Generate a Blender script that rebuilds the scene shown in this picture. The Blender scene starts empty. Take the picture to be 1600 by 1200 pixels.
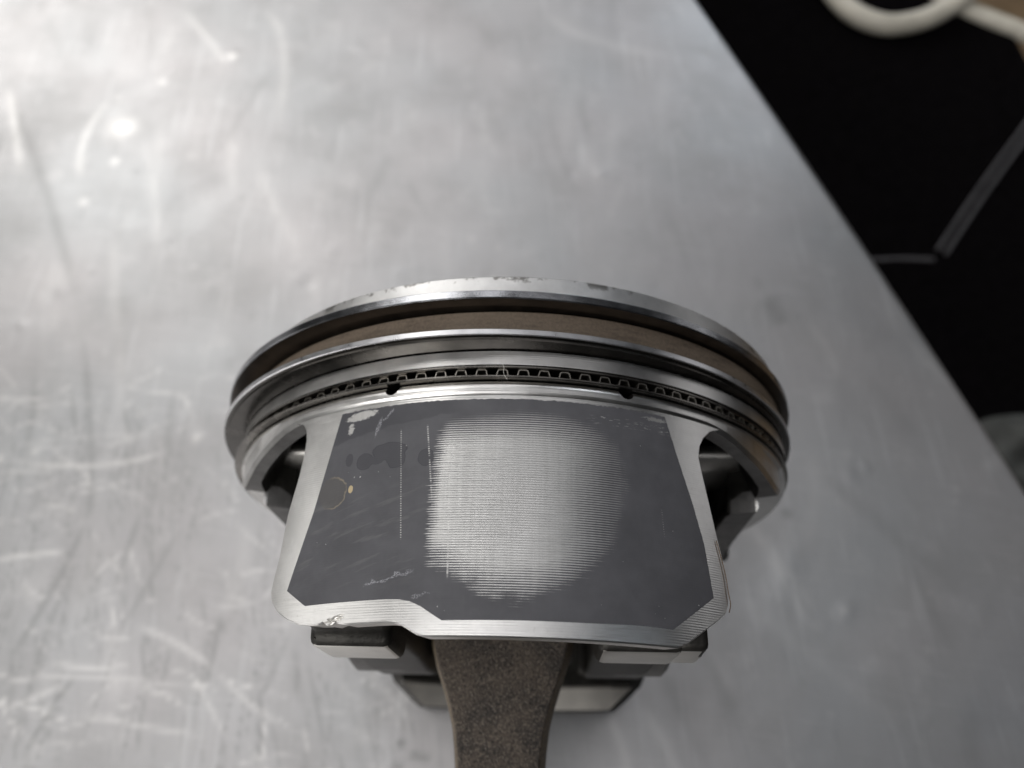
import bpy, bmesh, math, random
import numpy as np
from mathutils import Matrix, Vector
random.seed(7); rng = np.random.default_rng(7)
sc = bpy.context.scene
COL = sc.collection
S = 0.001                                    # everything below is written in millimetres
R = 45.0                                     # piston radius
AX = 47.0                                    # height of the piston axis above the table

# ------------------------------------------------------------------ camera
cam_d = bpy.data.cameras.new('camera'); cam = bpy.data.objects.new('camera', cam_d); COL.objects.link(cam)
cam_d.sensor_width = 36.0; cam_d.lens = 1250 / 1600 * 36
cam_d.clip_start = 0.005; cam_d.clip_end = 20
tilt, roll = math.radians(26.8), math.radians(1.6)
r0 = Vector((1, 0, 0)); u0 = Vector((0, math.cos(tilt), math.sin(tilt))); d0 = Vector((0, math.sin(tilt), -math.cos(tilt)))
cr, sr = math.cos(roll), math.sin(roll)
r1 = r0 * cr + u0 * sr; u1 = u0 * cr - r0 * sr
cam.matrix_world = Matrix(((r1.x, u1.x, -d0.x, -0.00066), (r1.y, u1.y, -d0.y, -0.0596), (r1.z, u1.z, -d0.z, 0.13154 + AX * S), (0, 0, 0, 1)))
cam_d.dof.use_dof = True; cam_d.dof.focus_distance = 0.0915; cam_d.dof.aperture_fstop = 18.0
sc.camera = cam

# ------------------------------------------------------------------ light
w = bpy.data.worlds.new('World'); sc.world = w; w.use_nodes = True
bg = w.node_tree.nodes['Background']; bg.inputs['Color'].default_value = (0.93, 0.96, 1.0, 1); bg.inputs['Strength'].default_value = 0.012

def area(name, loc, target, sx, sy, power, color):
    l = bpy.data.lights.new(name, 'AREA'); l.shape = 'RECTANGLE'; l.size = sx; l.size_y = sy; l.energy = power; l.color = color
    o = bpy.data.objects.new(name, l); COL.objects.link(o); o.location = loc
    o.rotation_euler = (Vector(target) - Vector(loc)).to_track_quat('-Z', 'Y').to_euler()
    return o
WARM, COOL = (1.0, 0.985, 0.965), (0.995, 0.985, 1.0)
for name, loc, sx, sy, power, color in (  # lamps added at fitted places and powers, not each a known ceiling fixture
        ('fitted_lamp', (-1.0, 1.25, 1.15), 0.5, 1.2, 6.2, WARM), ('fitted_lamp', (-0.6, 1.5, 1.0), 0.5, 1.0, 1.8, WARM),
        ('fitted_lamp', (-1.4, 1.6, 0.9), 0.6, 1.2, 1.9, WARM), ('fitted_lamp', (-0.36, 0.15, 1.7), 0.22, 1.3, 2.0, COOL),
        ('fitted_lamp', (-0.3, 1.2, 1.5), 0.22, 1.2, 1.5, COOL), ('fitted_lamp', (-0.75, 0.0, 1.5), 0.3, 1.2, 2.1, WARM),
        ('fitted_lamp', (0.0, 1.6, 1.2), 0.3, 0.8, 1.5, COOL), ('fitted_lamp', (0.15, 0.4, 1.5), 0.3, 0.8, 0.5, COOL),
        ('rear_fill', (-0.2, -0.9, 1.3), 0.5, 0.5, 2.8, COOL), ('rear_fill', (-0.9, -1.1, 0.9), 0.8, 0.5, 11.0, WARM),  # fill added behind the camera to light the undersides and the rod
        ('left_lamp', (-1.3, 0.2, 0.6), 0.4, 1.0, 2.1, WARM), ('side_fill', (1.3, 0.5, 0.45), 0.5, 0.5, 0.5, COOL), ('streak_lamp', (0.75, 0.1, 1.2), 0.05, 0.9, 0.25, (0.80, 0.89, 1.0)), ('fitted_lamp', (0.42, 0.35, 1.4), 0.25, 0.9, 0.5, COOL),  # side fill and the extra overhead lamp are added to lift the right half
        ('streak_lamp', (0.5, 1.3, 0.7), 0.1, 0.5, 1.3, (0.88, 0.93, 1.0)), ('streak_lamp', (0.45, 1.5, 0.45), 0.06, 0.4, 0.9, (0.80, 0.89, 1.0))):  # cool lamps added for the bluish streaks; no window is known
    area(name, loc, (0, 0.02, 0), sx, sy, power, color)

sc.view_settings.view_transform = 'Standard'; sc.view_settings.look = 'None'
sc.view_settings.exposure = 0.0; sc.view_settings.gamma = 1.0
sc.render.engine = 'CYCLES'
sc.cycles.use_denoising = True; sc.cycles.max_bounces = 8; sc.cycles.sample_clamp_indirect = 6.0

# ------------------------------------------------------------------ node helper
class G:
    """small expression builder over a material's node tree"""
    def __init__(s, name):
        s.m = bpy.data.materials.new(name); s.m.use_nodes = True; s.t = s.m.node_tree; s.n = s.t.nodes; s.l = s.t.links
        s.b = s.n['Principled BSDF']
    def node(s, typ, **kw):
        n = s.n.new(typ)
        for k, v in kw.items(): setattr(n, k, v)
        return n
    def put(s, sock, v):
        if isinstance(v, E): s.l.new(v.o, sock)
        elif isinstance(v, bpy.types.NodeSocket): s.l.new(v, sock)
        else: sock.default_value = v
    def math(s, op, *a, clamp=False):
        n = s.node('ShaderNodeMath', operation=op); n.use_clamp = clamp
        for i, v in enumerate(a): s.put(n.inputs[i], v)
        return E(s, n.outputs[0])
    def comb(s, x, y, z=0.0):
        n = s.node('ShaderNodeCombineXYZ')
        for i, v in enumerate((x, y, z)): s.put(n.inputs[i], v)
        return n.outputs[0]
    def obj(s):                                # object coordinates in mm
        tc = s.node('ShaderNodeTexCoord'); sp = s.node('ShaderNodeSeparateXYZ'); s.l.new(tc.outputs['Object'], sp.inputs[0])
        return [E(s, o) * 1000.0 for o in sp.outputs]
    def uv(s):
        tc = s.node('ShaderNodeUVMap'); sp = s.node('ShaderNodeSeparateXYZ'); s.l.new(tc.outputs[0], sp.inputs[0])
        return E(s, sp.outputs[0]), E(s, sp.outputs[1])
    def attr(s, name):
        a = s.node('ShaderNodeAttribute'); a.attribute_name = name; return E(s, a.outputs['Fac'])
    def noise(s, vec, scale=1.0, detail=2.0, rough=0.5, dist=0.0):
        n = s.node('ShaderNodeTexNoise'); s.put(n.inputs['Vector'], vec)
        n.inputs['Scale'].default_value = scale; n.inputs['Detail'].default_value = detail
        n.inputs['Roughness'].default_value = rough; n.inputs['Distortion'].default_value = dist
        return E(s, n.outputs[0])
    def step(s, a, b, x):                      # smoothstep
        n = s.node('ShaderNodeMapRange', interpolation_type='SMOOTHSTEP'); s.put(n.inputs[0], x)
        n.inputs[1].default_value = a; n.inputs[2].default_value = b
        return E(s, n.outputs[0])
    def mix(s, f, a, b):
        n = s.node('ShaderNodeMix', data_type='RGBA'); s.put(n.inputs[0], f)
        for k, v in ((6, a), (7, b)):
            if isinstance(v, (tuple, list)): v = (*v, 1) if len(v) == 3 else v
            s.put(n.inputs[k], v)
        return n.outputs[2]
    def bump(s, h, dist, strength=1.0, normal=None):
        n = s.node('ShaderNodeBump'); s.put(n.inputs['Height'], h); n.inputs['Distance'].default_value = dist * S
        s.put(n.inputs['Strength'], strength)
        if normal is not None: s.l.new(normal, n.inputs['Normal'])
        return n.outputs[0]
    def set(s, **kw):
        names = dict(base='Base Color', metal='Metallic', rough='Roughness', normal='Normal', spec='Specular IOR Level', aniso='Anisotropic', tangent='Tangent', coat='Coat Weight', coatr='Coat Roughness')
        for k, v in kw.items():
            if isinstance(v, tuple) and len(v) == 3: v = (*v, 1)
            s.put(s.b.inputs[names[k]], v)
        return s.m
class E:
    def __init__(s, g, o): s.g, s.o = g, o
    def _b(s, op, x, rev=False): return s.g.math(op, *((x, s) if rev else (s, x)))
    def __add__(s, x): return s._b('ADD', x)
    __radd__ = __add__
    def __sub__(s, x): return s._b('SUBTRACT', x)
    def __rsub__(s, x): return s._b('SUBTRACT', x, True)
    def __mul__(s, x): return s._b('MULTIPLY', x)
    __rmul__ = __mul__
    def __truediv__(s, x): return s._b('DIVIDE', x)
    def __pow__(s, x): return s._b('POWER', x)
    def max(s, x): return s._b('MAXIMUM', x)
    def min(s, x): return s._b('MINIMUM', x)
    def sin(s): return s.g.math('SINE', s)
    def abs(s): return s.g.math('ABSOLUTE', s)
    def clamp(s): return s.g.math('ADD', s, 0.0, clamp=True)

PITCH = 0.285                                  # pitch of the turning marks, mm
# ------------------------------------------------------------------ materials
def turned(name, base, rough, depth=0.012, stain=0.0, stain_col=(0.06, 0.05, 0.035)):
    g = G(name); x, y, z = g.obj(); P = g.comb(x, y, z)
    n1 = g.noise(P, 0.22, 4, 0.6); n2 = g.noise(g.comb(x * 0.25, y * 9.0, z * 0.25), 1.0, 2); n3 = g.noise(P, 1.6, 3, 0.6)
    h = (y * (2 * math.pi / PITCH)).sin() * 0.5 + (n2 - 0.5) * 1.3
    c = g.mix(g.step(0.38, 0.66, n1), tuple(v * 0.86 for v in base), base)
    c = g.mix(g.step(0.60, 0.78, n3) * 0.18, c, (0.30, 0.27, 0.23))
    if stain:
        m = g.step(0.63, 0.69, g.noise(P, 0.20, 5, 0.75) + g.step(-2.0, 0.0, y) * 0.12) * g.step(-1.7, -0.5, y)
        c = g.mix(m * stain, c, stain_col)
    return g.set(base=c, metal=1.0, rough=rough + (n1 - 0.5) * 0.16, normal=g.bump(h, depth, 1.0))
M = {}
M['alu'] = turned('turned_aluminium', (0.80, 0.79, 0.77), 0.31, 0.006)
M['land'] = turned('crown_land_aluminium', (0.78, 0.775, 0.765), 0.40, 0.009, stain=0.7)
def plain_metal(name, base, rough, scale=0.6, var=0.25, metal=1.0, bumpd=0.0, bscale=2.0):
    g = G(name); x, y, z = g.obj(); P = g.comb(x, y, z)
    n = g.noise(P, scale, 4, 0.6); c = g.mix(g.step(0.3, 0.7, n), tuple(v * (1 - var) for v in base), base)
    kw = dict(base=c, metal=metal, rough=rough + (n - 0.5) * 0.2)
    if bumpd: kw['normal'] = g.bump(g.noise(P, bscale, 3, 0.6), bumpd)
    return g.set(**kw)
M['cast'] = plain_metal('cast_aluminium', (0.22, 0.215, 0.21), 0.55, 0.4, 0.35, 0.9, 0.07, 1.5)
M['shaded_cast'] = plain_metal('shaded_casting', (0.055, 0.052, 0.047), 0.5, 0.35, 0.5, 0.7, 0.10, 1.2)  # oil-dark casting, with the shade of pockets and undersides put into its colour
M['machined'] = plain_metal('machined_aluminium', (0.72, 0.70, 0.66), 0.42, 0.3, 0.12, 1.0, 0.02, 3.0)
M['register'] = plain_metal('register_band', (0.78, 0.75, 0.70), 0.62, 0.3, 0.12)
M['groove'] = plain_metal('dark_groove', (0.016, 0.013, 0.011), 0.6, 0.5, 0.4, 0.0)  # carbon film deepened to near black for the shade behind the rings
def brown_mat():
    g = G('carbon_stained_land'); x, y, z = g.obj(); P = g.comb(x, y, z)
    a = g.noise(P, 2.8, 4, 0.7); b = g.noise(g.comb(x * .22, y * 1.6, z * .22), 1.0, 4, 0.65); d = g.noise(P, 0.12, 3); f = g.noise(P, 6.0, 2)
    c = g.mix(g.step(0.3, 0.7, a), (0.21, 0.165, 0.125), (0.31, 0.245, 0.185))
    c = g.mix(g.step(0.50, 0.70, b) * 0.55, c, (0.10, 0.078, 0.06)); c = g.mix(g.step(0.45, 0.7, d) * 0.4, c, (0.36, 0.29, 0.22))
    c = g.mix(g.step(-9.0, -9.6, y) * 0.0 + g.step(0.70, 0.78, f) * 0.5, c, (0.62, 0.58, 0.52))
    return g.set(base=c, metal=0.35, rough=0.58, normal=g.bump(a, 0.05))
M['brown'] = brown_mat()
M['ring_face'] = plain_metal('worn_ring_face', (0.62, 0.63, 0.66), 0.22, 0.25, 0.45, 1.0, 0.006, 4.0)
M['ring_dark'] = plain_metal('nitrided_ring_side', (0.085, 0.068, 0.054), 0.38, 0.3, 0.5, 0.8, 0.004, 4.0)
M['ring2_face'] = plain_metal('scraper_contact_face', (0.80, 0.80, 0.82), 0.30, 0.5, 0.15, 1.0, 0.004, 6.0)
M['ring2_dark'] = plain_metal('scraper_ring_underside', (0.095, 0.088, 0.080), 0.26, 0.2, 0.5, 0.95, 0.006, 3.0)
M['rail'] = plain_metal('oil_rail_steel', (0.27, 0.255, 0.235), 0.26, 0.3, 0.35)
M['spring'] = plain_metal('expander_steel', (0.50, 0.47, 0.42), 0.38, 1.0, 0.3)
M['pin'] = plain_metal('pin_steel', (0.6, 0.6, 0.6), 0.15)

def coating_mat():
    g = G('graphite_skirt_coating'); u, v = g.uv(); P = g.comb(u, v)
    # wear zone: long horizontal streaks at the pitch of the turning marks
    line = g.noise(g.comb(u * 0.22, v * 3.5), 1.0, 3, 0.6); soft = g.noise(P, 0.35, 3, 0.6); fine = g.noise(P, 7.0, 2)
    rub = g.noise(g.comb(u * 2.2, v * 0.06), 1.0, 3, 0.6); big = g.noise(P, 0.16, 4, 0.65)
    uu = u - (v + 30.0) * 0.08 + (line - 0.5) * 2.6 + (soft - 0.5) * 2.0 + (big - 0.5) * 4.0
    left = g.step(-10.7, -8.3, u + (v + 30.0) * -0.05 + (line - 0.5) * 1.3 + (soft - 0.5) * 1.2)
    right = 1.0 - g.step(4.5, 15.5, uu)
    bot = g.step(-1.7, 4.5, v + 41.6 + (big - 0.5) * 4.0 - u * u * 0.036 + (line - 0.5) * 1.6 + (soft - 0.5) * 1.8)
    top = 1.0 - g.step(-5.0, 1.1, v + 18.9 + u * u * 0.012 + (line - 0.5) * 1.4)
    wear = left * right * bot * top
    saw = (v * (2 * math.pi / PITCH)).sin() * 0.5 + 0.5
    metal = g.step(0.0, 0.30, wear * 1.22 + saw * 0.92 - 1.04 + (fine - 0.5) * 0.10 - (1.0 - g.step(-4.0, 2.0, u)) * 0.10 + (line - 0.5) * 0.40 + (rub - 0.5) * 0.07)
    # bright scores along the stroke, dotted by the turning marks
    def score(u0, slope, v0, v1, wd):
        d = (u - u0 - (v + 30.0) * slope).abs()
        return (1.0 - g.step(wd * 0.5, wd, d)) * g.step(0.30, 0.62, g.noise(g.comb(u0 * 1.0, v * 0.9), 1.0, 3, 0.7)) * g.step(v0 - .6, v0, v) * (1.0 - g.step(v1, v1 + .6, v))
    sc1 = score(-13.3, -0.09, -34.5, -21.8, 0.10) * g.step(0.35, 0.8, saw + (fine - 0.5) * 1.2)
    sc2 = score(-9.55, -0.13, -31.0, -21.5, 0.13) * g.step(0.2, 0.6, saw + (fine - 0.5) * 1.0)
    sc3 = score(-7.5, -0.04, -39.0, -27.5, 0.13)
    sc4 = score(17.7, -0.05, -33.0, -30.5, 0.07) * g.step(0.5, 0.9, saw + (fine - 0.5)) * 0.5
    metal = metal.max(sc1).max(sc2).max(sc3).max(sc4)
    # flaked patch at the upper left corner, sparse pin-prick chips
    wob = (g.noise(g.comb(u * 1.4, v * 2.6), 1.0, 4, 0.8) - 0.5) * 3.2
    fl = ((u + 19.8) / 2.3) ** 2.0 + ((v + 18.75 - (u + 19.6) * 0.12) / 0.62) ** 2.0 + wob
    flake = 1.0 - g.step(0.8, 1.0, fl)
    fl2 = ((u + 21.2) / 0.55) ** 2.0 + ((v + 20.4) / 0.85) ** 2.0 + wob * 1.3
    flake = flake.max(1.0 - g.step(0.5, 0.7, fl2))
    chips = g.step(0.80, 0.815, g.noise(P, 2.7, 1, 0.5) * 0.75 + g.noise(P, 0.25, 1) * 0.35)
    fl3 = 1.0 - g.step(0.6, 1.0, (((u - 17.5) / 1.5) ** 2.0 + ((v + 18.6) / 0.28) ** 2.0 + wob * 2.0))
    strk = g.step(0.60, 0.68, g.noise(g.comb(u * 0.9, v * 7.0 - u * 0.25), 1.0, 2, 0.5)) * g.step(8.0, 11.0, u) * (1.0 - g.step(-19.5, -19.0, v - u * 0.0)) * g.step(-20.6, -20.1, v)
    metal = metal.max(strk * 0.8).max(flake).max(chips * 0.9).max(fl3 * 0.8)
    # dark oily blots and a dried ring
    edge_n = g.noise(P, 0.75, 4, 0.6)
    def blob(cu, cv, ru, rv, wb=0.5):
        return ((u - cu) / ru) ** 2.0 + ((v - cv) / rv) ** 2.0 + (soft - 0.5) * wb + (edge_n - 0.5) * 0.8
    b1 = blob(-15.4, -24.0, 2.3, 1.15).min(blob(-14.4, -24.9, 1.25, 1.35)).min(blob(-18.6, -25.0, 1.2, 1.1)).min(blob(-20.9, -24.5, .55, .8)).min(blob(-17.0, -25.0, 1.0, .55)).min(blob(-10.6, -25.2, 1.0, 1.1))
    band = (v + 20.6 - (u + 14.0) * 0.16 + (soft - 0.5) * 1.4)
    oil = (1.0 - g.step(0.9, 1.03, b1)) * 0.55
    rim = g.step(0.72, 0.95, b1) * (1.0 - g.step(0.95, 1.08, b1))
    oil = oil.max(rim * 0.9).max(g.step(-0.15, 0.1, band) * (1.0 - g.step(-9.0, -6.0, u)) * 0.5)
    rg = blob(-23.0, -28.4, 2.1, 2.0, 0.8)
    ring = g.step(0.80, 0.95, rg) * (1.0 - g.step(1.0, 1.12, rg)) * g.step(-24.5, -21.8, u)
    dry = (1.0 - g.step(0.9, 1.05, rg))
    spot = 1.0 - g.step(0.7, 1.0, blob(-20.2, -28.3, 0.36, 0.52, 0.6))
    smear = g.step(0.52, 0.70, g.noise(g.comb(u * 0.20 - v * 0.05, v * 1.1 - u * 0.32), 1.0, 3, 0.6)) * (1.0 - g.step(-12, -8, u)) * g.step(-42, -36, v) * (1.0 - g.step(-31, -27, v))
    c = g.mix(soft, (0.072, 0.072, 0.080), (0.112, 0.111, 0.121))
    c = g.mix(g.step(0.35, 0.7, big) * 0.5, c, (0.058, 0.058, 0.064))
    c = g.mix(g.step(0.55, 0.8, rub) * 0.10, c, (0.13, 0.13, 0.137))
    c = g.mix(oil, c, (0.034, 0.034, 0.042))
    c = g.mix(smear * 0.45, c, (0.155, 0.153, 0.153))
    c = g.mix(dry * 0.35, c, (0.10, 0.09, 0.075)); c = g.mix(ring * g.step(0.25, 0.6, g.noise(P, 0.9, 3)) * 0.8, c, (0.26, 0.22, 0.16)); c = g.mix(spot, c, (0.50, 0.40, 0.24))
    wig = (g.noise(P, 0.8, 2) - 0.5) * 1.4
    def scuff(cu, cv, ru, slope, wd): return (1.0 - g.step(wd * .3, wd, (v - cv - (u - cu) * slope + wig).abs())) * (1.0 - g.step(ru * .7, ru, (u - cu).abs())) * g.step(0.40, 0.62, fine)
    sm = scuff(-14.0, -39.2, 3.2, 0.22, 0.22).max(scuff(-17.2, -20.6, .45, 2.2, 0.9)).max(scuff(-16.0, -19.2, .8, 0.9, 0.3)).max(scuff(-10, -41.2, 1.2, .15, .2) * .6)
    c = g.mix(sm * 0.75, c, (0.42, 0.42, 0.45))
    c = g.mix(metal, c, g.mix(g.step(0.35, 0.65, rub), (0.56, 0.555, 0.54), (0.60, 0.595, 0.58)))
    h = (saw * 0.7 + (line - 0.5) * 0.9) * wear.max(0.16) + (soft - 0.5) * 0.4
    rough = 0.52 - oil * 0.12 + (fine - 0.5) * 0.1 - metal * 0.19 + flake * 0.22 + (soft - 0.5) * 0.16 + (big - 0.5) * 0.2
    return g.set(base=c, metal=metal * 0.97, rough=rough, spec=0.5, normal=g.bump(h, 0.013, 1.0))
M['coating'] = coating_mat()

def rod_mat():
    g = G('forged_steel_rod'); x, y, z = g.obj(); P = g.comb(x, y, z)
    sp = g.noise(P, 2.6, 4, 0.75); sp2 = g.noise(g.comb(x * 1.5 + y * 0.7, y * 0.6 - x * 0.25, z), 3.4, 3, 0.65); lo = g.noise(P, 0.22, 4, 0.65); sp3 = g.noise(P, 4.5, 2, 0.6)
    c = g.mix(g.step(0.35, 0.65, lo), (0.058, 0.050, 0.045), (0.125, 0.101, 0.082))
    c = g.mix(g.step(0.50, 0.64, sp), c, (0.21, 0.175, 0.14))
    c = g.mix(g.step(0.58, 0.68, sp2), c, (0.30, 0.265, 0.225))
    c = g.mix(g.step(0.36, 0.46, sp2), (0.034, 0.031, 0.030), c)
    c = g.mix(g.step(0.68, 0.76, sp3) * 0.5, c, (0.50, 0.46, 0.40))
    side = g.step(0.6, 0.95, g.attr('draft'))
    c = g.mix(side * g.step(0.3, 0.6, sp), c, (0.27, 0.21, 0.14))
    return g.set(base=c, metal=0.55, rough=0.50 + (sp2 - 0.5) * 0.3, normal=g.bump(sp * 0.6 + sp2, 0.26, 1.0))
M['rod'] = rod_mat()

def table_mat():
    g = G('worn_steel_sheet'); x, y, z = g.obj(); P = g.comb(x, y, z)
    sb, sd = g.attr('scratch_glint'), g.attr('dark_scratch')
    cloud = g.noise(P, 0.030, 5, 0.62); mid = g.noise(P, 0.11, 4, 0.6)
    grain = g.noise(g.comb(x * 1.5 + y * 0.22, y * 0.07), 1.0, 4, 0.65); cross = g.noise(g.comb(x * 0.05, y * 0.9 + x * 0.12), 1.0, 4, 0.65)
    grain2 = g.noise(g.comb(x * 0.35 + y * 0.02, y * 0.03), 1.0, 3, 0.6)
    hue = g.noise(P, 0.02, 2)
    c = g.mix(g.step(0.3, 0.7, hue), (0.525, 0.510, 0.510), (0.495, 0.500, 0.504))
    c = g.mix(g.step(0.42, 0.70, cloud) * 0.50, c, (0.40, 0.393, 0.388))
    c = g.mix(g.step(0.55, 0.75, mid) * 0.30, c, (0.68, 0.67, 0.66))
    c = g.mix(g.step(0.56, 0.74, grain) * 0.48, c, (0.38, 0.385, 0.39)); c = g.mix(g.step(0.55, 0.72, grain2) * 0.30, c, (0.68, 0.68, 0.68))
    c = g.mix(g.step(0.54, 0.72, cross) * 0.22, c, (0.70, 0.685, 0.68))
    c = g.mix(sd * 0.75, c, (0.20, 0.20, 0.195)); c = g.mix(sb * 0.6, c, (0.95, 0.93, 0.90))  # scratches, with their glints and those of dents brightened in the base colour
    dent = g.noise(P, 0.045, 3, 0.5)
    h = grain * 0.5 + mid * 0.7 + dent * 4.0
    return g.set(base=c, metal=1.0, rough=0.45 + (cloud - 0.5) * 0.22 + (grain - 0.5) * 0.08 - sb * 0.06, normal=g.bump(h, 0.10, 0.6))
M['table'] = table_mat()
def dull(name, col, rough, scale=0.08, var=0.35, bumpd=0.0, spec=0.4):
    g = G(name); x, y, z = g.obj(); P = g.comb(x, y, z); n = g.noise(P, scale, 4, 0.6)
    c = g.mix(g.step(0.3, 0.7, n), tuple(v * (1 - var) for v in col), col)
    kw = dict(base=c, rough=rough, spec=spec)
    if bumpd: kw['normal'] = g.bump(n, bumpd)
    return g.set(**kw)
M['black'] = dull('black_fabric', (0.0055, 0.0048, 0.0053), 0.9, 0.3, 0.4, 0.0, 0.0)
M['piping'] = dull('grey_piping', (0.10, 0.096, 0.10), 0.6)
M['hose'] = dull('off_white_hose', (0.72, 0.68, 0.58), 0.42, 0.09, 0.18, 0.3)
M['wood'] = dull('tan_floor_board', (0.42, 0.29, 0.17), 0.55, 0.02, 0.3)
M['rag'] = dull('grey_cloth', (0.11, 0.113, 0.105), 0.9, 0.09, 0.4, 2.0)
M['fibre'] = dull('fibre', (0.12, 0.075, 0.04), 0.6); M['fibre_white'] = dull('white_fibre', (0.8, 0.78, 0.72), 0.6)

# ------------------------------------------------------------------ mesh helpers
def link(name, verts, faces, mats, parent=None, midx=None, smooth=True, uv=None, auto=35):
    me = bpy.data.meshes.new(name); me.from_pydata([(v[0] * S, v[1] * S, v[2] * S) for v in verts], [], faces)
    for m in (mats if isinstance(mats, list) else [mats]): me.materials.append(m)
    if midx is not None: me.polygons.foreach_set('material_index', np.asarray(midx, dtype=np.int32))
    if smooth: me.polygons.foreach_set('use_smooth', [True] * len(me.polygons))
    if uv is not None:
        l = me.uv_layers.new(name='UVMap'); vi = np.empty(len(me.loops), dtype=np.int32); me.loops.foreach_get('vertex_index', vi)
        l.data.foreach_set('uv', np.asarray(uv, dtype=np.float32)[vi].ravel())
    bm = bmesh.new(); bm.from_mesh(me); bmesh.ops.recalc_face_normals(bm, faces=bm.faces)
    if all(e.is_manifold for e in bm.edges) and bm.calc_volume(signed=True) < 0: bmesh.ops.reverse_faces(bm, faces=bm.faces)
    if smooth and auto:
        a = math.radians(auto)
        for e in bm.edges:
            if len(e.link_faces) == 2 and e.calc_face_angle(0) > a: e.smooth = False
    bm.to_mesh(me); bm.free()
    o = bpy.data.objects.new(name, me); COL.objects.link(o)
    if parent is not None: o.parent = parent
    return o
def thing(o, label, cat, group=None):
    o['label'] = label; o['category'] = cat
    if group: o['group'] = group
    return o
def empty(name, loc, rot=(0, 0, 0)):
    o = bpy.data.objects.new(name, None); o.empty_display_size = 0.02; COL.objects.link(o)
    o.location = [v * S for v in loc]; o.rotation_euler = rot; return o
def pol(r, th, y): t = math.radians(th); return (r * math.sin(t), y, r * math.cos(t))
def lathe(name, prof, mats, mid, parent, segs=360, th0=0.0, th1=360.0, cx=0.0, cz=0.0):
    """closed profile of (r, y) [or a function of theta giving it] turned about the piston axis"""
    full = abs(th1 - th0) >= 360; n = segs if full else segs + 1
    f = prof if callable(prof) else (lambda t: prof)
    V, F, I = [], [], []
    k = len(f(th0))
    for i in range(n):
        t = th0 + (th1 - th0) * i / segs
        for r, y in f(t): p = pol(r, t, y); V.append((p[0] + cx, p[1], p[2] + cz))
    for i in range(segs):
        a, b = i * k, ((i + 1) % n) * k
        for j in range(k):
            j2 = (j + 1) % k
            F.append((a + j, b + j, b + j2, a + j2)); I.append(mid[j])
    if not full:
        F.append(tuple(range(k))); I.append(mid[0]); F.append(tuple(range((n - 1) * k, n * k))[::-1]); I.append(mid[0])
    return link(name, V, F, mats, parent, I)
def tube(name, pts, rad, mat, parent=None, seg=14, sub=8):
    P = [Vector(p) for p in pts]; Q = []
    for i in range(len(P) - 1):                              # Catmull-Rom
        a, b, c, d = P[max(i - 1, 0)], P[i], P[i + 1], P[min(i + 2, len(P) - 1)]
        for k in range(sub):
            t = k / sub; Q.append(0.5 * ((2 * b) + (c - a) * t + (2 * a - 5 * b + 4 * c - d) * t * t + (3 * b - a - 3 * c + d) * t ** 3))
    Q.append(P[-1]); V, F = [], []
    up = Vector((0.1, 0.2, 1)).normalized()
    for i, q in enumerate(Q):
        tn = (Q[min(i + 1, len(Q) - 1)] - Q[max(i - 1, 0)]).normalized(); s = tn.cross(up).normalized(); up = s.cross(tn).normalized()
        for j in range(seg):
            a = 2 * math.pi * j / seg; V.append(q + (s * math.cos(a) + up * math.sin(a)) * rad)
    for i in range(len(Q) - 1):
        for j in range(seg): F.append((i * seg + j, i * seg + (j + 1) % seg, (i + 1) * seg + (j + 1) % seg, (i + 1) * seg + j))
    F.append(tuple(range(seg))[::-1]); F.append(tuple(range((len(Q) - 1) * seg, len(Q) * seg)))
    return link(name, V, F, mat, parent)
def resample(pts, n):
    p = np.array(pts, float); q = p * np.array([R * math.pi / 180, 1.0]); s = np.concatenate([[0], np.cumsum(np.hypot(*np.diff(q, axis=0).T))])
    t = np.linspace(0, s[-1], n); return np.stack([np.interp(t, s, p[:, 0]), np.interp(t, s, p[:, 1])], 1)
def coons(top, bottom, left, right, nu, nv):
    """transfinite patch in (theta, y); top/bottom run left to right, left/right run top to bottom"""
    T, B, L, Q = resample(top, nu), resample(bottom, nu), resample(left, nv), resample(right, nv)
    u = np.linspace(0, 1, nu)[None, :, None]; v = np.linspace(0, 1, nv)[:, None, None]
    return (1 - v) * T[None] + v * B[None] + (1 - u) * L[:, None] + u * Q[:, None] - ((1 - u) * (1 - v) * T[0] + u * (1 - v) * T[-1] + (1 - u) * v * B[0] + u * v * B[-1])

# ------------------------------------------------------------------ piston
YAW = 2.9                                     # the skirt is turned a little to the left
piston = empty('piston', (0, 0, AX), (0, math.radians(-YAW), 0))
thing(piston, 'aluminium engine piston lying on its side on the metal table, skirt coating worn', 'piston')

def yb(t):                                    # lower edge of the ring belt against the angle
    a = abs((t + 180) % 360 - 180); a = min(a, 180 - a)
    return float(np.interp(a, [0, 36.2, 38, 41, 48, 57, 62.5, 65.0, 65.6, 66.8, 67.4, 90], [-17.4, -17.4, -17.55, -17.9, -18.9, -19.8, -20.5, -20.5, -19.0, -19.0, -22.0, -22.0]))
def crown_prof(t):
    s = abs(math.sin(math.radians(t))); b = yb(t); a = abs((t + 180) % 360 - 180); a = min(a, 180 - a)
    rc = R - float(np.interp(a, [41, 58], [0, 0.9])); ro = rc if a < 66 else min(rc, 37.4 / s) if a > 67 else rc + (min(rc, 37.4 / s) - rc) * (a - 66)
    ri = min(42.5, ro - float(np.interp(a, [60, 69], [2.2, 4.6])))
    return [(0.01, 0), (44.6, 0), (R, -0.35), (R, -4.1), (40.6, -4.15), (40.6, -5.6), (R, -5.65), (R, -9.6), (40.6, -9.65), (40.6, -11.3), (R, -11.35), (R, -13.2),
            (40, -13.25), (40, -15.3), (44.55, -15.35), ((R + rc) / 2, -16.05), (ro, -16.4), (ro, b + .55), (ro - .45, b), (ri, b), (ri - .4, b + .5), (36.9, -10.5), (34, -8.2), (0.01, -7.6)]
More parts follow.
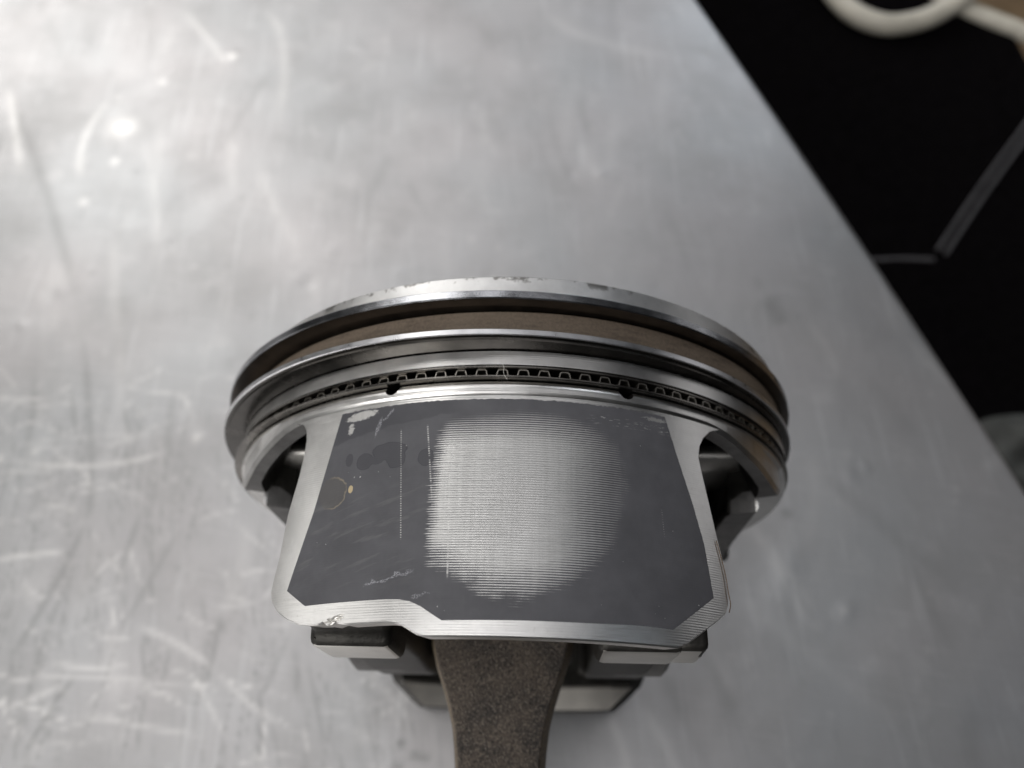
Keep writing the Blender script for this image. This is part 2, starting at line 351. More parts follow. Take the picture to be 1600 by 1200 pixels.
mid = [1, 1, 1, 2, 2, 2, 3, 2, 2, 2, 0, 2, 2, 2, 0, 0, 0, 0, 4, 5, 5, 5, 5, 5]
crown = lathe('crown', crown_prof, [M['alu'], M['land'], M['groove'], M['brown'], M['cast'], M['shaded_cast']], mid, piston, 720)
# oil drain holes drilled through the lower corner of the oil groove
for t in (-20.3, 17.6):
    V, F = [], []
    for r in (36.0, 47.0):
        for j in range(20):
            a = 2 * math.pi * j / 20; p = pol(r, t + YAW + math.degrees(0.95 * math.cos(a) / R), -15.55 + 0.95 * math.sin(a)); V.append(p)
    F = [(j, (j + 1) % 20, 20 + (j + 1) % 20, 20 + j) for j in range(20)] + [tuple(range(20))[::-1], tuple(range(20, 40))]
    cut = link('cutter', V, F, M['groove'], piston, smooth=False)
    md = crown.modifiers.new('hole', 'BOOLEAN'); md.operation = 'DIFFERENCE'; md.object = cut; md.solver = 'MANIFOLD'
    try: md.material_mode = 'TRANSFER'
    except Exception: pass
    bpy.context.view_layer.update()
    me = bpy.data.meshes.new_from_object(crown.evaluated_get(bpy.context.evaluated_depsgraph_get()))
    crown.modifiers.clear()
    if len(me.vertices) > 5000: crown.data = me; me.name = 'crown'
    bpy.data.objects.remove(cut)

def skirt(name, top, bottom, left, right, flip=False):
    nu, nv = 170, 110; Gd = coons(top, bottom, left, right, nu, nv); sh = 180.0 if flip else 0.0
    V, F, I = [], [], []
    def P(r, q): return pol(r, q[0] + sh, q[1])
    for j in range(nv):
        for i in range(nu): V.append(P(R, Gd[j, i]))
    n0 = len(V)
    for j in range(nv):
        for i in range(nu):
            q = Gd[j, i]; ri = 42.4 if q[1] < -41.2 else 40.6
            V.append(P(ri, q))
    for j in range(nv - 1):
        for i in range(nu - 1):
            a = j * nu + i; F.append((a, a + 1, a + nu + 1, a + nu)); I.append(0)
            F.append((n0 + a + nu, n0 + a + nu + 1, n0 + a + 1, n0 + a)); I.append(2 if Gd[j, i][1] < -41.3 else 1)
    loop = [i for i in range(nu)] + [j * nu + nu - 1 for j in range(1, nv)] + [(nv - 1) * nu + i for i in range(nu - 2, -1, -1)] + [j * nu for j in range(nv - 2, 0, -1)]
    mid_ = (np.mean(Gd[:, :, 0]), np.mean(Gd[:, :, 1])); rim = []
    L = [np.array([Gd.reshape(-1, 2)[k][0] * R * math.pi / 180, Gd.reshape(-1, 2)[k][1]]) for k in loop]
    for n_, k in enumerate(loop):
        tg = L[(n_ + 1) % len(L)] - L[n_ - 1]; nn = np.array([-tg[1], tg[0]]); nn /= (np.hypot(*nn) + 1e-9)
        if nn @ (L[n_] - np.array([0, -31.])) < 0: nn = -nn
        q = L[n_] + nn * 0.16; rim.append(len(V)); V.append(P(R - 0.18, (q[0] / R * 180 / math.pi, q[1])))
    m = len(loop)
    for n_ in range(m):
        a, b = loop[n_], loop[(n_ + 1) % m]; c, d = rim[n_], rim[(n_ + 1) % m]
        if n_ < nu - 1: 
            F.append((a, b, n0 + b, n0 + a)); I.append(1); continue
        F.append((a, b, d, c)); I.append(0); F.append((c, d, n0 + b, n0 + a)); I.append(1 if flip else 2)
    return link(name, V, F, [M['shaded_cast'] if flip else M['alu'], M['shaded_cast'], M['register'] if flip else M['machined']], piston, I)
L_ = lambda pts: [(t + YAW, y) for t, y in pts]
nb = [(-38.6, -41.0), (-37.2, -41.9), (-35.0, -42.8), (-32.6, -43.45), (-30, -43.7), (-28.4, -43.75), (-27.8, -43.5), (-27.0, -43.95), (-25.6, -43.65), (-24, -43.9), (-17.8, -43.85), (-16.2, -43.95), (-15.0, -44.25), (-14.0, -44.7), (-13.0, -45.15), (-12.0, -45.38), (-11, -45.4),
      (0, -45.4), (24.0, -45.4), (25.5, -44.9), (28.7, -43.3), (31.5, -41.9)]
near = skirt('skirt', L_([(-40.0, -17.4), (-20, -17.4), (0, -17.4), (20, -17.4), (36.0, -17.4)]), L_(nb),
             L_([(-40.0, -17.4), (-37.9, -17.9), (-37.0, -18.9), (-36.6, -20.6), (-36.7, -23), (-37.2, -25.6), (-38.5, -30), (-38.9, -35.2), (-39.5, -38), (-39.7, -39.4), (-39.3, -40.4), (-38.6, -41.0)]),
             L_([(36.0, -17.4), (33.6, -18.1), (31.9, -19.3), (30.9, -20.6), (30.4, -22.2), (30.8, -24), (31.7, -27.5), (32.9, -32.1), (33.8, -35.1), (34.1, -38.1), (34.0, -39.9), (33.3, -40.9), (31.5, -41.9)]))
near['label'] = 'near skirt with a dark worn coating and bright machined border'
fb = [(-33, -41.0), (-27, -44.6), (-25.5, -45.4), (0, -45.4), (25.5, -45.4), (27, -44.6), (33, -41.0)]
far = skirt('skirt', [(-38, -17.4), (0, -17.4), (38, -17.4)], fb, [(-38, -17.4), (-34.5, -19), (-33, -22), (-34, -33), (-35, -38), (-33, -41.0)], [(38, -17.4), (34.5, -19), (33, -22), (34, -33), (35, -38), (33, -41.0)], True)
far['label'] = 'far skirt showing its bare inner face'

# worn coating on the near skirt
def jag(pts, n, amp):
    q = resample(pts, n); q[1:-1, 1] += rng.normal(0, amp, n - 2); q[1:-1, 0] += rng.normal(0, amp * .6, n - 2); return q
Gd = coons(L_(jag([(-29.2, -17.95), (-10, -17.92), (0, -17.88), (10, -17.9), (24.2, -17.85)], 160, 0.045)),
           L_([(-35.9, -39.6), (-31.6, -41.65), (-18.1, -41.55), (-15.8, -41.6), (-14.2, -41.85), (-12.6, -42.4), (-11.2, -43.1), (-9.5, -43.9), (0, -43.8), (10, -43.75), (18, -43.6), (23.3, -43.65)] + [(23.3 + 7.8 * k / 14 + .16 * (k % 2), -43.65 + 4.15 * k / 14 + .13 * (k % 2)) for k in range(1, 15)]),
           L_([(-29.2, -17.95), (-32.5, -30.4), (-35.9, -39.6)]), L_(jag([(24.2, -17.85), (26.3, -23.4), (28.4, -28.5), (30.1, -33.3), (31.1, -39.5)], 90, 0.03)), 220, 130)
V, F, UV = [], [], []
nv, nu = Gd.shape[:2]
for j in range(nv):
    for i in range(nu):
        t, y = Gd[j, i]; edge = i in (0, nu - 1) or j in (0, nv - 1)
        V.append(pol(R + (0.004 if edge else 0.022), t, y)); UV.append(((t - YAW) * R * math.pi / 180, y))
for j in range(nv - 1):
    for i in range(nu - 1): a = j * nu + i; F.append((a, a + 1, a + nu + 1, a + nu))
link('skirt_coating', V, F, M['coating'], near, uv=UV)
# burr thrown up at the lower left edge of the skirt
bm = bmesh.new(); bmesh.ops.create_icosphere(bm, subdivisions=4, radius=1.0)
V = []
for v in bm.verts:
    n = 1 + 0.35 * math.sin(5 * v.co.x + 3 * v.co.y) * math.cos(6 * v.co.y - 2 * v.co.z)
    t, y = -25.6 + YAW + v.co.x * 1.5 * n, -43.45 + v.co.y * 0.42 * n + v.co.x * 0.30; V.append(pol(R - 0.08 + v.co.z * 0.28 * n, t, y))
link('burr', V, [tuple(x.index for x in f.verts) for f in bm.faces], M['machined'], near); bm.free()

# side walls that carry the pin, bosses, ribs
def prism(name, poly, x0, x1, mats, parent, bev=0.6, midf=None):
    """polygon in (z, y) pushed along x, edges bevelled"""
    n = len(poly); V = [(x0, y, z) for z, y in poly] + [(x1, y, z) for z, y in poly]
    F = [tuple(range(n))[::-1], tuple(range(n, 2 * n))] + [(i, (i + 1) % n, n + (i + 1) % n, n + i) for i in range(n)]
    o = link(name, V, F, mats, parent, smooth=False)
    bm = bmesh.new(); bm.from_mesh(o.data); bmesh.ops.bevel(bm, geom=list(bm.edges), offset=bev * S, segments=3, affect='EDGES', profile=0.5)
    for f in bm.faces:
        f.smooth = True
        if midf: c = f.calc_center_median() / S; f.material_index = midf(c, f.normal)
    for e in bm.edges: e.smooth = not (len(e.link_faces) == 2 and e.calc_face_angle(0) > 0.6)
    bm.to_mesh(o.data); bm.free(); return o
for s in (-1, 1):
    xi, xo = sorted((s * 12.0, s * 21.8))
    wall = [(33.4, -9), (33.4, -16.4), (37.9, -17.6), (38.6, -43.6), (36.0, -43.7), (35.6, -45.4), (25.5, -45.4), (24.8, -43.6), (12, -43.2), (0, -43.6), (-8, -43.2), (-16, -42.0), (-24, -40.0), (-38.4, -39.0), (-37.9, -17.6), (-33.4, -16.4), (-33.4, -9)]
    prism('side_wall', wall, xi, xo, [M['shaded_cast'], M['machined']], piston, 1.0, lambda c, n: 1 if c.y < -45.1 else 0)
    if s > 0: prism('corner_web', [(35.6, -30), (35.6, -45.0), (31, -45.3), (26.5, -45.3), (26.5, -30)], 20.5, 24.6, [M['shaded_cast'], M['machined']], piston, 0.8, lambda c, n: 1 if c.y < -45.1 else 0)
    # bored boss with the pin ends
    boss = lathe('pin_boss', [(10.2, -1.4), (16.2, -1.4), (16.6, -1.0), (16.6, 6.2), (15.8, 7.0), (10.2, 7.0)], M['cast'], [0] * 6, piston, 72)
    boss.rotation_euler = (0, 0, math.radians(-90 * s)); boss.location = (s * 17.5 * S, -27 * S, 0)
    rib = prism('cast_rib', [(17.5, -12.2), (18.4, -14.2), (15.5, -15.6), (8, -14.0), (-12, -9.5), (-12, -7.5)], *sorted((s * 20.5, s * 37.2)), M['machined'], piston, 0.9)
    pd = prism('web_pad', [(24, -8), (22, -17.2), (18.5, -18.6), (16, -16), (15, -8)], *sorted((s * 21.2, s * 27.5)), M['cast'], piston, 1.4)
pin = lathe('wrist_pin', [(6.0, -21), (9.6, -21), (10.0, -20.6), (10.0, 20.6), (9.6, 21), (6.0, 21)], M['pin'], [0] * 6, piston, 64)
pin.rotation_euler = (0, 0, math.radians(90)); pin.location = (0, -27 * S, 0)

# rings, sprung open
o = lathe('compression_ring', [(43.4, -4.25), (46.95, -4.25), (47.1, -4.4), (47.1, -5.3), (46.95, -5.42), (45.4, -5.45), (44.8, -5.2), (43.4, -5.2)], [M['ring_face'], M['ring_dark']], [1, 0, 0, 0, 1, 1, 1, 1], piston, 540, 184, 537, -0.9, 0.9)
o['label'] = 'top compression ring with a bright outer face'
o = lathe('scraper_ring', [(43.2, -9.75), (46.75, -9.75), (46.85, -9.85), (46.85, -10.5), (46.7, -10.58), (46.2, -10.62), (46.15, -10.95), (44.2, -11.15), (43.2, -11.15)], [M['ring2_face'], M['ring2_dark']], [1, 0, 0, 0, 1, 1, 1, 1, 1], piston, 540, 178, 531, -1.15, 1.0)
o['label'] = 'second ring with a narrow bright contact edge and dark underside'
for ya, rr in ((-13.27, 44.95), (-14.84, 45.45)):
    lathe('oil_rail', [(42.3, ya), (rr - .1, ya), (rr, ya - .08), (rr, ya - .25), (rr - .1, ya - .33), (42.3, ya - .33)], M['rail'], [0] * 6, piston, 540, 182, 537, -0.4, 0.0)
# corrugated expander between the rails
V, F = [], []; nw = 109; prof = [(0.0, 1), (0.30, 1), (0.36, .92), (0.44, .12), (0.50, 0), (0.80, 0), (0.86, .12), (0.94, .92)]
yt, ylo, th = -13.72, -14.76, 0.11
pts = []
for wv in range(nw):
    for f, h in prof: pts.append(((wv + f) * 360.0 / nw, ylo + (yt - ylo) * h))
n = len(pts)
for i in range(n):
    (t0, y0), (t2, y2) = pts[i - 1], pts[(i + 1) % n]; dx = ((t2 - t0 + 180) % 360 - 180) * R * math.pi / 180; dy = y2 - y0; l = math.hypot(dx, dy); nx, ny = -dy / l * th / 2, dx / l * th / 2
    t, y = pts[i]
    for r in (42.6, 44.6):
        for sgn in (1, -1): V.append(pol(r, t + sgn * nx / R * 180 / math.pi, y + sgn * ny))
for i in range(n):
    a, b = i * 4, ((i + 1) % n) * 4
    for p, q in ((0, 1), (1, 3), (3, 2), (2, 0)): F.append((a + p, b + p, b + q, a + q))
o = link('oil_ring_expander', V, F, M['spring'], piston); o['label'] = 'corrugated steel spring strip showing as a row of small arches'

# ------------------------------------------------------------------ connecting rod (hangs on the pin, big end rests on the table)
rod_len = 142.0; big_r = 30.0
droop = math.asin((AX - big_r - 0.6) / rod_len)
V, F, D = [], [], []
ds = [10, 12, 14, 16, 18, 20, 22, 24, 27, 30, 35, 45, 60, 80, 100, 112, 118]
wf = lambda d: float(np.interp(d, [10, 13, 16, 18.5, 21.3, 24, 27, 31, 45, 80, 110, 118], [10.6, 10.3, 9.5, 8.6, 7.7, 7.0, 6.6, 6.3, 6.4, 7.4, 9.2, 10]))
hf = lambda d: float(np.interp(d, [10, 15, 20, 30, 50, 80, 105, 118], [15.5, 15.2, 14.4, 13.2, 13.0, 14.5, 19, 25]))
ds = np.concatenate([np.arange(10, 32, 0.6), np.arange(32, 119, 4.0)])
for d in ds:
    W, H = wf(d), hf(d)
    half = [(W - 1.25, H, 0), (W - 1.0, H - .12, .5), (W - .75, H - .5, 1), (W - .1, H - 3.4, 1), (W, H - 4.2, 1), (W * .55, H - 6.0, 1), (W * .42, H - 8, 0.2)]
    sec = [(x, z, k) for x, z, k in half] + [(x, -z, k) for x, z, k in half[::-1]] + [(-x, -z, k) for x, z, k in half] + [(-x, z, k) for x, z, k in half[::-1]]
    for x, z, k in sec: V.append((x, -d, z)); D.append(k)
k = 28
for i in range(len(ds) - 1):
    for j in range(k): F.append((i * k + j, i * k + (j + 1) % k, (i + 1) * k + (j + 1) % k, (i + 1) * k + j))
F += [tuple(range(k)), tuple(range((len(ds) - 1) * k, len(ds) * k))[::-1]]
def ring_x(yc, ri, ro, hw, seg=72, ch=0.8):
    base = len(V); pr = [(ri, hw), (ro - ch, hw), (ro, hw - ch), (ro, -hw + ch), (ro - ch, -hw), (ri, -hw)]; n = len(pr)
    for i in range(seg):
        a = 2 * math.pi * i / seg
        for r, x in pr: V.append((x, yc + r * math.sin(a), r * math.cos(a))); D.append(0)
    for i in range(seg):
        for j in range(n): F.append((base + i * n + j, base + i * n + (j + 1) % n, base + ((i + 1) % seg) * n + (j + 1) % n, base + ((i + 1) % seg) * n + j))
ring_x(0, 10.05, 15.4, 10.6)
ring_x(-rod_len, 24.0, big_r, 11.0)
rod = link('connecting_rod', V, F, M['rod'], piston, auto=50)
at = rod.data.attributes.new('draft', 'FLOAT', 'POINT'); at.data.foreach_set('value', np.array(D, dtype=np.float32))
rod.location = (-0.55 * S, -27 * S, 0); rod.rotation_euler = (droop, 0, 0)
rod['label'] = 'dark brown forged connecting rod running out of the bottom of the picture'
for s in (-1, 1):
    b = prism('cap_bolt', [(s * 27 + 4.2 * math.sin(a * math.pi / 3), -rod_len - 22 - 0.0 + 4.2 * math.cos(a * math.pi / 3)) for a in range(6)], -5, 5, M['rail'], rod, 0.4)

# ------------------------------------------------------------------ table
EP = np.polyfit([175, 147, 125.5, 108, 90, 79, 69, 44, 30, 17, 2.5], [56.2, 65.2, 74.7, 82, 88.7, 92.3, 97.2, 106.2, 111.4, 116, 120.3], 2)
def xedge(y):
    yc = np.clip(y, -60, 190); return np.polyval(EP, yc) + (y - yc) * np.polyval(np.polyder(EP), yc)
fine_t = np.arange(1.6, 330, 0.9); tcol = np.concatenate([np.array([0.0, 0.3, 0.8]) + 0.0, fine_t, np.array([340, 360, 400, 480, 600, 800])])
yrow = np.concatenate([np.array([-420, -320, -220, -150, -110, -90]), np.arange(-78, 195, 0.9), np.array([200, 220, 260, 340, 460, 620, 800])])
rim = [(-2.4, -40.0), (-2.4, -20), (-2.4, -2.4), (-2.2, -1.5), (-1.7, -0.7), (-0.9, -0.2)]      # (t, z) of the folded edge
Yg, Tg = np.meshgrid(yrow, tcol, indexing='ij')
X = xedge(Yg) - Tg; Zt = np.zeros_like(X)
def gauss(cx, cy, rx, ry, amp, ang=0.0):
    c, s_ = math.cos(ang), math.sin(ang); dx, dy = X - cx, Yg - cy
    return amp * np.exp(-((dx * c + dy * s_) / rx) ** 2 - ((-dx * s_ + dy * c) / ry) ** 2)
for args in [(-119, 119, 7, 4, 0.35, .5), (-121, 125, 10, 6, -0.30, .4), (-91, 86, 11, 6, -0.22, .6), (-76, 13.6, 1.6, 1.3, .16), (-113.6, 9.1, 1.5, 1.3, .14), (-90.7, 142.9, 2.0, 1.8, .25), (-109.4, 131.8, 1.8, 1.4, .12),
             (62, -15, 9, 3, .12, 1.1), (74, -23, 2.2, 1.4, .10, .9), (9, 108, 7, 9, -.10), (30, 147, 9, 12, -.18), (15, 166, 14, 6, .15, -.6), (-54, 141, 9, 8, -.14), (70, 40, 16, 9, -.14), (82, 20, 10, 14, .12), (-35, 60, 22, 14, .12),
             (-60, 110, 26, 16, -.16), (-140, 40, 20, 12, .16), (-130, 170, 26, 14, .2), (35, 90, 20, 26, .15), (64, 100, 12, 20, -.12), (-86, -18, 9, 5, .08, .3), (-98, -35, 8, 5, .1), (-84, -40, 7, 4, -.08)]: Zt += gauss(*args)
for _ in range(170):
    cx, cy = rng.uniform(-170, 120), rng.uniform(-60, 175); rr = rng.uniform(.6, 2.2); Zt += gauss(cx, cy, rr, rr * rng.uniform(.6, 1.3), rng.normal(0, .07))
Zt = np.where(Tg < 3, Zt * Tg / 3, Zt)
SB, SD = np.zeros_like(X), np.zeros_like(X)
def stroke(A, pts, wd, amp, fade=True):
    P = np.array(pts, float); n = 24
    if len(P) == 3:                               # quadratic arc through the middle point
        t = np.linspace(0, 1, n)[:, None]; c = 2 * P[1] - .5 * (P[0] + P[2]); P = (1 - t) ** 2 * P[0] + 2 * t * (1 - t) * c + t * t * P[2]
    lo, hi = P.min(0) - 3, P.max(0) + 3; ok = (X > lo[0]) & (X < hi[0]) & (Yg > lo[1]) & (Yg < hi[1]); xs, ys = X[ok], Yg[ok]
    if not len(xs): return
    best = np.full(len(xs), 9e9); par = np.zeros(len(xs)); m = len(P) - 1
    for i in range(m):
        a, b = P[i], P[i + 1]; ab = b - a; t = np.clip(((xs - a[0]) * ab[0] + (ys - a[1]) * ab[1]) / (ab @ ab), 0, 1)
        d = np.hypot(xs - a[0] - t * ab[0], ys - a[1] - t * ab[1]); k_ = d < best; best[k_] = d[k_]; par[k_] = (i + t[k_]) / m
    f = amp * np.exp(-(best / wd) ** 2) * (np.clip(np.minimum(par, 1 - par) * 5, 0, 1) if fade else 1.0)
    A[ok] = np.maximum(A[ok], f)
# scratches that can be picked out
for pts, wd, a in [(p_, w_ * .75, a_ * .85) for p_, w_, a_ in [(((-121, 7), (-98.3, 6), (-82, 10.5)), .8, .9), (((-122, 9.7), (-104, 13), (-84, 14)), .6, .35), (((-122, 3.5), (-112, 4.2), (-107, 4.5)), .9, .6), (((-116, -17.2), (-107, -15.6), (-99.4, -14.8)), .8, 1.0),
                   (((-80.5, -30.4), (-70.9, -33.7), (-61, -39.3)), .9, .6), (((-61, -39.3), (-53, -45.4), (-46, -49)), .8, .5), (((-62.5, -23.7), (-59.5, -23.8), (-57, -25.6)), .7, .7), (((-90, -32), (-85, -33), (-80, -33)), .6, .6),
                   (((-97, -38), (-88, -39.2), (-79, -38)), .8, .7), (((-104, -43), (-90, -41), (-60, -43)), .7, .5), (((-105, -48), (-98, -45.5), (-92, -42)), .8, .6), (((-88, -48), (-75, -50), (-60, -52)), .7, .5), (((-66, -42), (-64.5, -42.2), (-62.8, -43)), 1.0, .95),
                   (((-157, 128), (-150, 112), (-142, 92)), 1.6, .5), (((-125, 123), (-128, 105), (-124, 92)), 1.6, .45), (((-113, 165), (-100, 150), (-92, 138)), 1.8, .4), (((-86, 165), (-76, 148), (-72, 110)), 2.0, .35),
                   (((-106, -47.6), (-104, -46.3), (-103.4, -45.6)), .9, 1.0), (((6, 168), (22, 155), (50, 148)), 3.0, .3), (((58, -10), (62, -18), (66, -28)), 1.4, .3), (((20, -44), (24, -52), (25, -60)), 1.4, .35), (((28, -43), (33, -52), (36, -60)), 1.6, .35)]]: stroke(SB, pts, wd, a)
for pts, wd, a in [(((-158, 128), (-136, 92), (-112, 45)), 1.5, .40), (((-112, 45), (-100, 8), (-97, -8)), .8, .45), (((-97, -6), (-100, -22), (-106, -40)), .7, .55), (((-97, -20), (-99, -34), (-99, -56)), .5, .5), (((-85, -4), (-86, -14), (-87, -24)), .7, .45), (((-75, -8), (-80, -22), (-85, -36)), .6, .35),
                   (((-62.5, -27), (-62.6, -34), (-63, -44)), .7, .5), (((-75, -30), (-75, -46), (-74, -56)), .5, .45), (((-52, -42), (-50, -50), (-50, -57)), .5, .6), (((-90, -40), (-94, -48), (-97, -58)), .5, .65), (((-120, 30), (-117, 18), (-116, 8)), .7, .4), (((-84, 28), (-83, 14), (-80, 8)), .8, .35),
                   (((-47, -30), (-49, -38), (-52, -46)), .5, .4), (((-22, -51.2), (-21.2, -52), (-20.6, -53)), .7, .9), (((-19.5, -53.6), (-17.3, -54.4), (-14.5, -54.8)), .9, .7), (((-23, -56), (-21.5, -56.3), (-20, -56.6)), .9, .6), (((66, 60), (68, 54), (70, 50)), 3.0, .45), (((63, 0), (64, -1), (65, -2)), 1.2, .5)]: stroke(SD, pts, wd, a)
for _ in range(420):
    cx, cy = rng.uniform(-135, -15), rng.uniform(-64, 20); L = rng.uniform(3, 26); a = rng.normal(math.pi / 2 + .12, .13); dx, dy = math.cos(a) * L / 2, math.sin(a) * L / 2
    stroke(SD, ((cx - dx, cy - dy), (cx + rng.normal(0, .4), cy), (cx + dx, cy + dy)), rng.uniform(.20, .36), rng.uniform(.10, .48))
for _ in range(260):
    cx, cy = rng.uniform(-130, -20), rng.uniform(-62, 30); L = rng.uniform(2, 14); a = rng.normal(-.15, .5); dx, dy = math.cos(a) * L / 2, math.sin(a) * L / 2
    stroke(SB, ((cx - dx, cy - dy), (cx, cy + rng.normal(0, .6)), (cx + dx, cy + dy)), rng.uniform(.18, .42), rng.uniform(.12, .65))
for _ in range(90):
    cx, cy = rng.uniform(-160, 110), rng.uniform(-60, 175); L = rng.uniform(8, 45); a = rng.normal(math.pi / 2 + .2, .25); dx, dy = math.cos(a) * L / 2, math.sin(a) * L / 2
    stroke(SB if rng.random() < .6 else SD, ((cx - dx, cy - dy), (cx + rng.normal(0, 1), cy), (cx + dx, cy + dy)), rng.uniform(.8, 2.4), rng.uniform(.05, .22))
for cx, cy, rr, a in [(-90.7, 142.9, 1.5, 1.0), (-118, 112, 4.0, .8), (-76, 13.6, 1.1, .8), (-113.6, 9.1, 1.1, .7), (-121.5, 7.0, 1.0, .9), (-110, 131, 1.2, .5), (-117, 99, 1.3, .7), (-126, 99, 1.2, .3), (74, -23, 1.2, .5), (105, 6, 1.0, .45), (104, 3, .6, .4), (-122, 84, 1.4, .6)]:
    SB = np.maximum(SB, a * np.exp(-((X - cx) ** 2 + (Yg - cy) ** 2) / rr ** 2))  # bright specks and glints on dents, painted as spots
for _ in range(140):
    cx, cy = rng.uniform(-165, 118), rng.uniform(-60, 175); rr = rng.uniform(.4, 1.0); A = SB if rng.random() < .5 else SD
    np.maximum(A, rng.uniform(.1, .4) * np.exp(-((X - cx) ** 2 + (Yg - cy) ** 2) / rr ** 2), out=A)
ny_, nt_ = X.shape; nr = len(rim)
allX = np.concatenate([np.stack([xedge(yrow) - t for t, z in rim], 1), X], 1); allY = np.repeat(yrow[:, None], nr + nt_, 1)
allZ = np.concatenate([np.stack([np.full(ny_, z) for t, z in rim], 1), Zt], 1)
pad = np.zeros((ny_, nr)); SB = np.concatenate([pad, SB], 1); SD = np.concatenate([pad, SD], 1); nc = nr + nt_
co = np.stack([allX, allY, allZ], 2).reshape(-1, 3) * S
ii = (np.arange(ny_ - 1)[:, None] * nc + np.arange(nc - 1)[None]).ravel()
fc = np.stack([ii, ii + 1, ii + nc + 1, ii + nc], 1)[:, ::-1]
me = bpy.data.meshes.new('table_top'); me.vertices.add(len(co)); me.vertices.foreach_set('co', co.ravel().astype(np.float32))
me.loops.add(fc.size); me.loops.foreach_set('vertex_index', fc.ravel().astype(np.int32))
me.polygons.add(len(fc)); me.polygons.foreach_set('loop_start', np.arange(0, fc.size, 4, dtype=np.int32)); me.polygons.foreach_set('use_smooth', np.ones(len(fc), dtype=bool))
me.update(calc_edges=True); me.materials.append(M['table'])
for nm, A in (('scratch_glint', SB), ('dark_scratch', SD)):
    at = me.attributes.new(nm, 'FLOAT', 'POINT'); at.data.foreach_set('value', A.ravel().astype(np.float32))
table = bpy.data.objects.new('work_table', me); COL.objects.link(table)
thing(table, 'scratched grey sheet-metal work table under the piston, edge running down the right', 'table')

# ------------------------------------------------------------------ beside the table
def sheet(name, x0, x1, y0, y1, z, mat):
    return link(name, [(x0, y0, z), (x1, y0, z), (x1, y1, z), (x0, y1, z)], [(0, 1, 2, 3)], mat)
fl = sheet('floor', -1500, 2500, -1500, 2500, -720, M['wood']); fl['kind'] = 'structure'

# black bag below the table edge: rounded slab with grey piping
def rounded_box(name, cx, cy, sx, sy, z0, z1, rad, mat, parent, rot=0.0):
    pts = []; 
    for qx, qy, a0 in ((1, 1, 0), (-1, 1, 90), (-1, -1, 180), (1, -1, 270)):
        for k_ in range(9):
            a = math.radians(a0 + k_ * 90 / 8); pts.append((qx * (sx / 2 - rad) + rad * math.cos(a), qy * (sy / 2 - rad) + rad * math.sin(a)))
    c, s_ = math.cos(rot), math.sin(rot); n = len(pts); V, F = [], []
    lay = [(z0, 1.0), (z1 - 14, 1.0), (z1 - 5, .992), (z1, .97), (z1 + 3, .6)]
    for z, k_ in lay:
        for x, y in pts: V.append((cx + (x * c - y * s_) * k_, cy + (x * s_ + y * c) * k_, z + 2.0 * math.sin(x * .02) * math.cos(y * .017)))
    for l in range(len(lay) - 1):
        for i in range(n): F.append((l * n + i, l * n + (i + 1) % n, (l + 1) * n + (i + 1) % n, (l + 1) * n + i))
    F += [tuple(range(n))[::-1], tuple(range((len(lay) - 1) * n, len(lay) * n))]
    return link(name, V, F, mat, parent)
ZB = AX - 150.0                                # height of the bag's top, world mm
bag = empty('tool_bag', (90, 130, ZB - 560)); thing(bag, 'black bag with grey piping in the dark beside the table edge', 'bag')
def local(p): return (p[0] - 90, p[1] - 130, p[2] - (ZB - 560))

body = rounded_box('bag_body', 20, 130, 476, 430, 0, 560, 70, M['black'], bag)
body.location = (0, 0, 0)
for v in body.data.vertices: v.co.x -= 90 * S; v.co.y -= 130 * S
PZ = ZB + 4.0
for off in (-1.9, 1.9):
    pp = [(260, 250.4), (236.7, 221.3), (206.5, 183.1), (181, 149)]
    dx, dy = 0.79 * off, -0.61 * off
    tube('piping', [local((x + dx, y + dy, PZ)) for x, y in pp], 0.8, M['piping'], bag)
tube('piping', [local((x, y, PZ)) for x, y in [(130, 143.5), (150.7, 144.2), (164.6, 145.2), (177, 145.2)]], 1.1, M['piping'], bag)

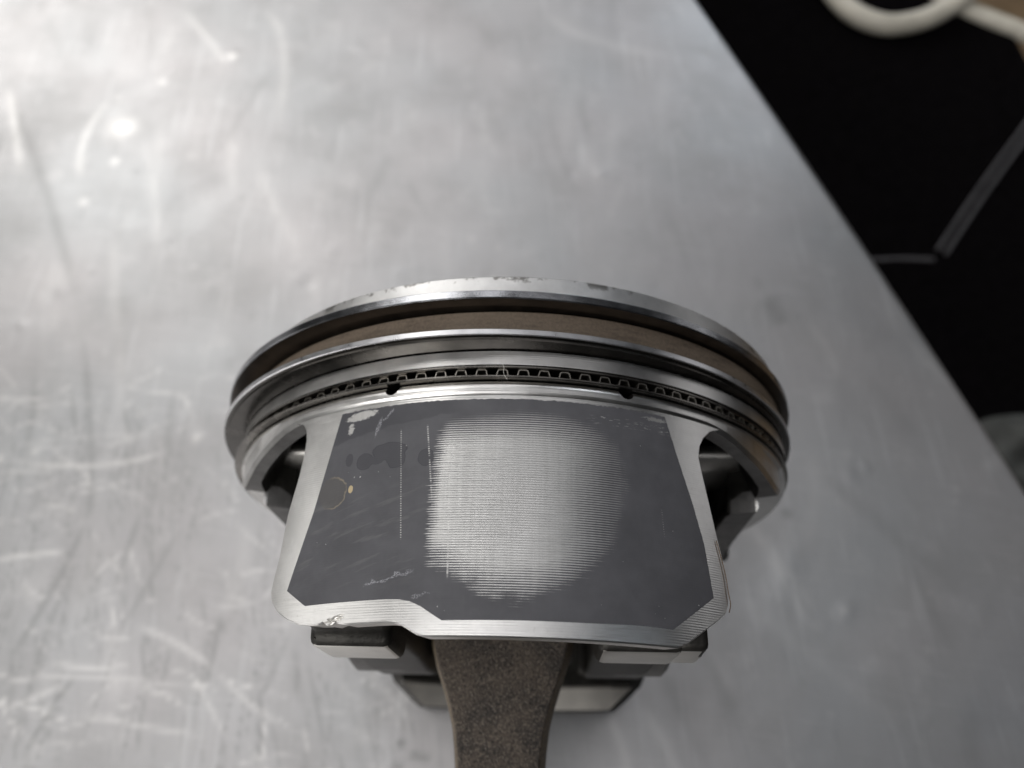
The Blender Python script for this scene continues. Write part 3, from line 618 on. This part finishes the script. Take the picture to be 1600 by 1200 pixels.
hz = ZB + 9.2
hose = tube('hose', [(x, y, hz + dz) for x, y, dz in [(x_, y_ + 3.5, z_) for x_, y_, z_ in [(150, 360, 4), (149.1, 326.8, 2), (154.8, 309.6, 1), (160.2, 296.8, 0), (167.2, 286.8, 0), (177.3, 281.2, 0), (188.3, 281.2, 0), (203.6, 286.4, 1), (220.5, 297.9, 4), (237.7, 315.5, 6), (252.8, 336.3, 6), (258, 365, 4), (240, 395, 0), (205, 400, -2)]]], 5.1, M['hose'], seg=20)
thing(hose, 'off-white hose loop hanging into the top right corner above the black bag', 'hose')
strand = tube('hose', [(x, y, hz - 5 + dz) for x, y, dz in [(190, 360, 0), (208.5, 327.5, 0), (218.6, 311.9, 0), (229.3, 302.6, 0), (240.8, 294.9, 0), (252.3, 289.3, -1), (272, 280, -6), (310, 262, -20)]], 4.2, M['hose'], seg=20)
thing(strand, 'straight off-white hose running under the loop to the right side of the picture', 'hose')

# crumpled cloth on the bag
V, F = [], []; n = 44
for j in range(n):
    for i in range(n):
        u, v = i / (n - 1) * 2 - 1, j / (n - 1) * 2 - 1; rr = math.hypot(u, v)
        h = 16 * max(0, 1 - rr ** 2) * (0.8 + 0.35 * math.sin(5 * u + 2 * v) * math.cos(4 * v - u)) + 3.0 * math.sin(9 * u - 4 * v) * max(0, 1 - rr)
        V.append((201 + u * 36 + 3 * math.sin(4 * v), 56 + v * 21 + 3 * math.sin(3 * u) - u * 6, ZB + 1.2 + max(h, 0.6 * (1 if rr < 1.2 else 0))))
for j in range(n - 1):
    for i in range(n - 1): a = j * n + i; F.append((a, a + 1, a + n + 1, a + n))
rag = link('rag', V, F, M['rag'], auto=0); md = rag.modifiers.new('thickness', 'SOLIDIFY'); md.thickness = 0.8 * S; md.offset = 1
thing(rag, 'crumpled grey cloth lying on the black bag at the right edge of the picture', 'cloth')

# loose fibres caught on the piston
fa = math.radians(-YAW)
f1 = tube('fibre', [pol(R + .15 + k * .02, t, y) for k, (t, y) in enumerate([(32.5, -32.6), (33.2, -34.6), (33.8, -36.8), (34.0, -38.6), (34.2, -39.9), (33.7, -40.9)])], 0.06, M['fibre'], seg=6); f1.location = (0, 0, AX * S)
thing(f1, 'thin brown fibre clinging to the right edge of the piston skirt', 'fibre')
f2 = tube('fibre', [pol(45.9, t, y) for t, y in [(-2.6, -13.4), (-2.25, -13.75), (-2.1, -14.2), (-2.15, -14.8), (-1.9, -15.3), (-1.6, -15.7)]], 0.025, M['fibre_white'], seg=6); f2.location = (0, 0, AX * S)
thing(f2, 'tiny pale hair lying across the oil ring at the front of the piston', 'fibre')
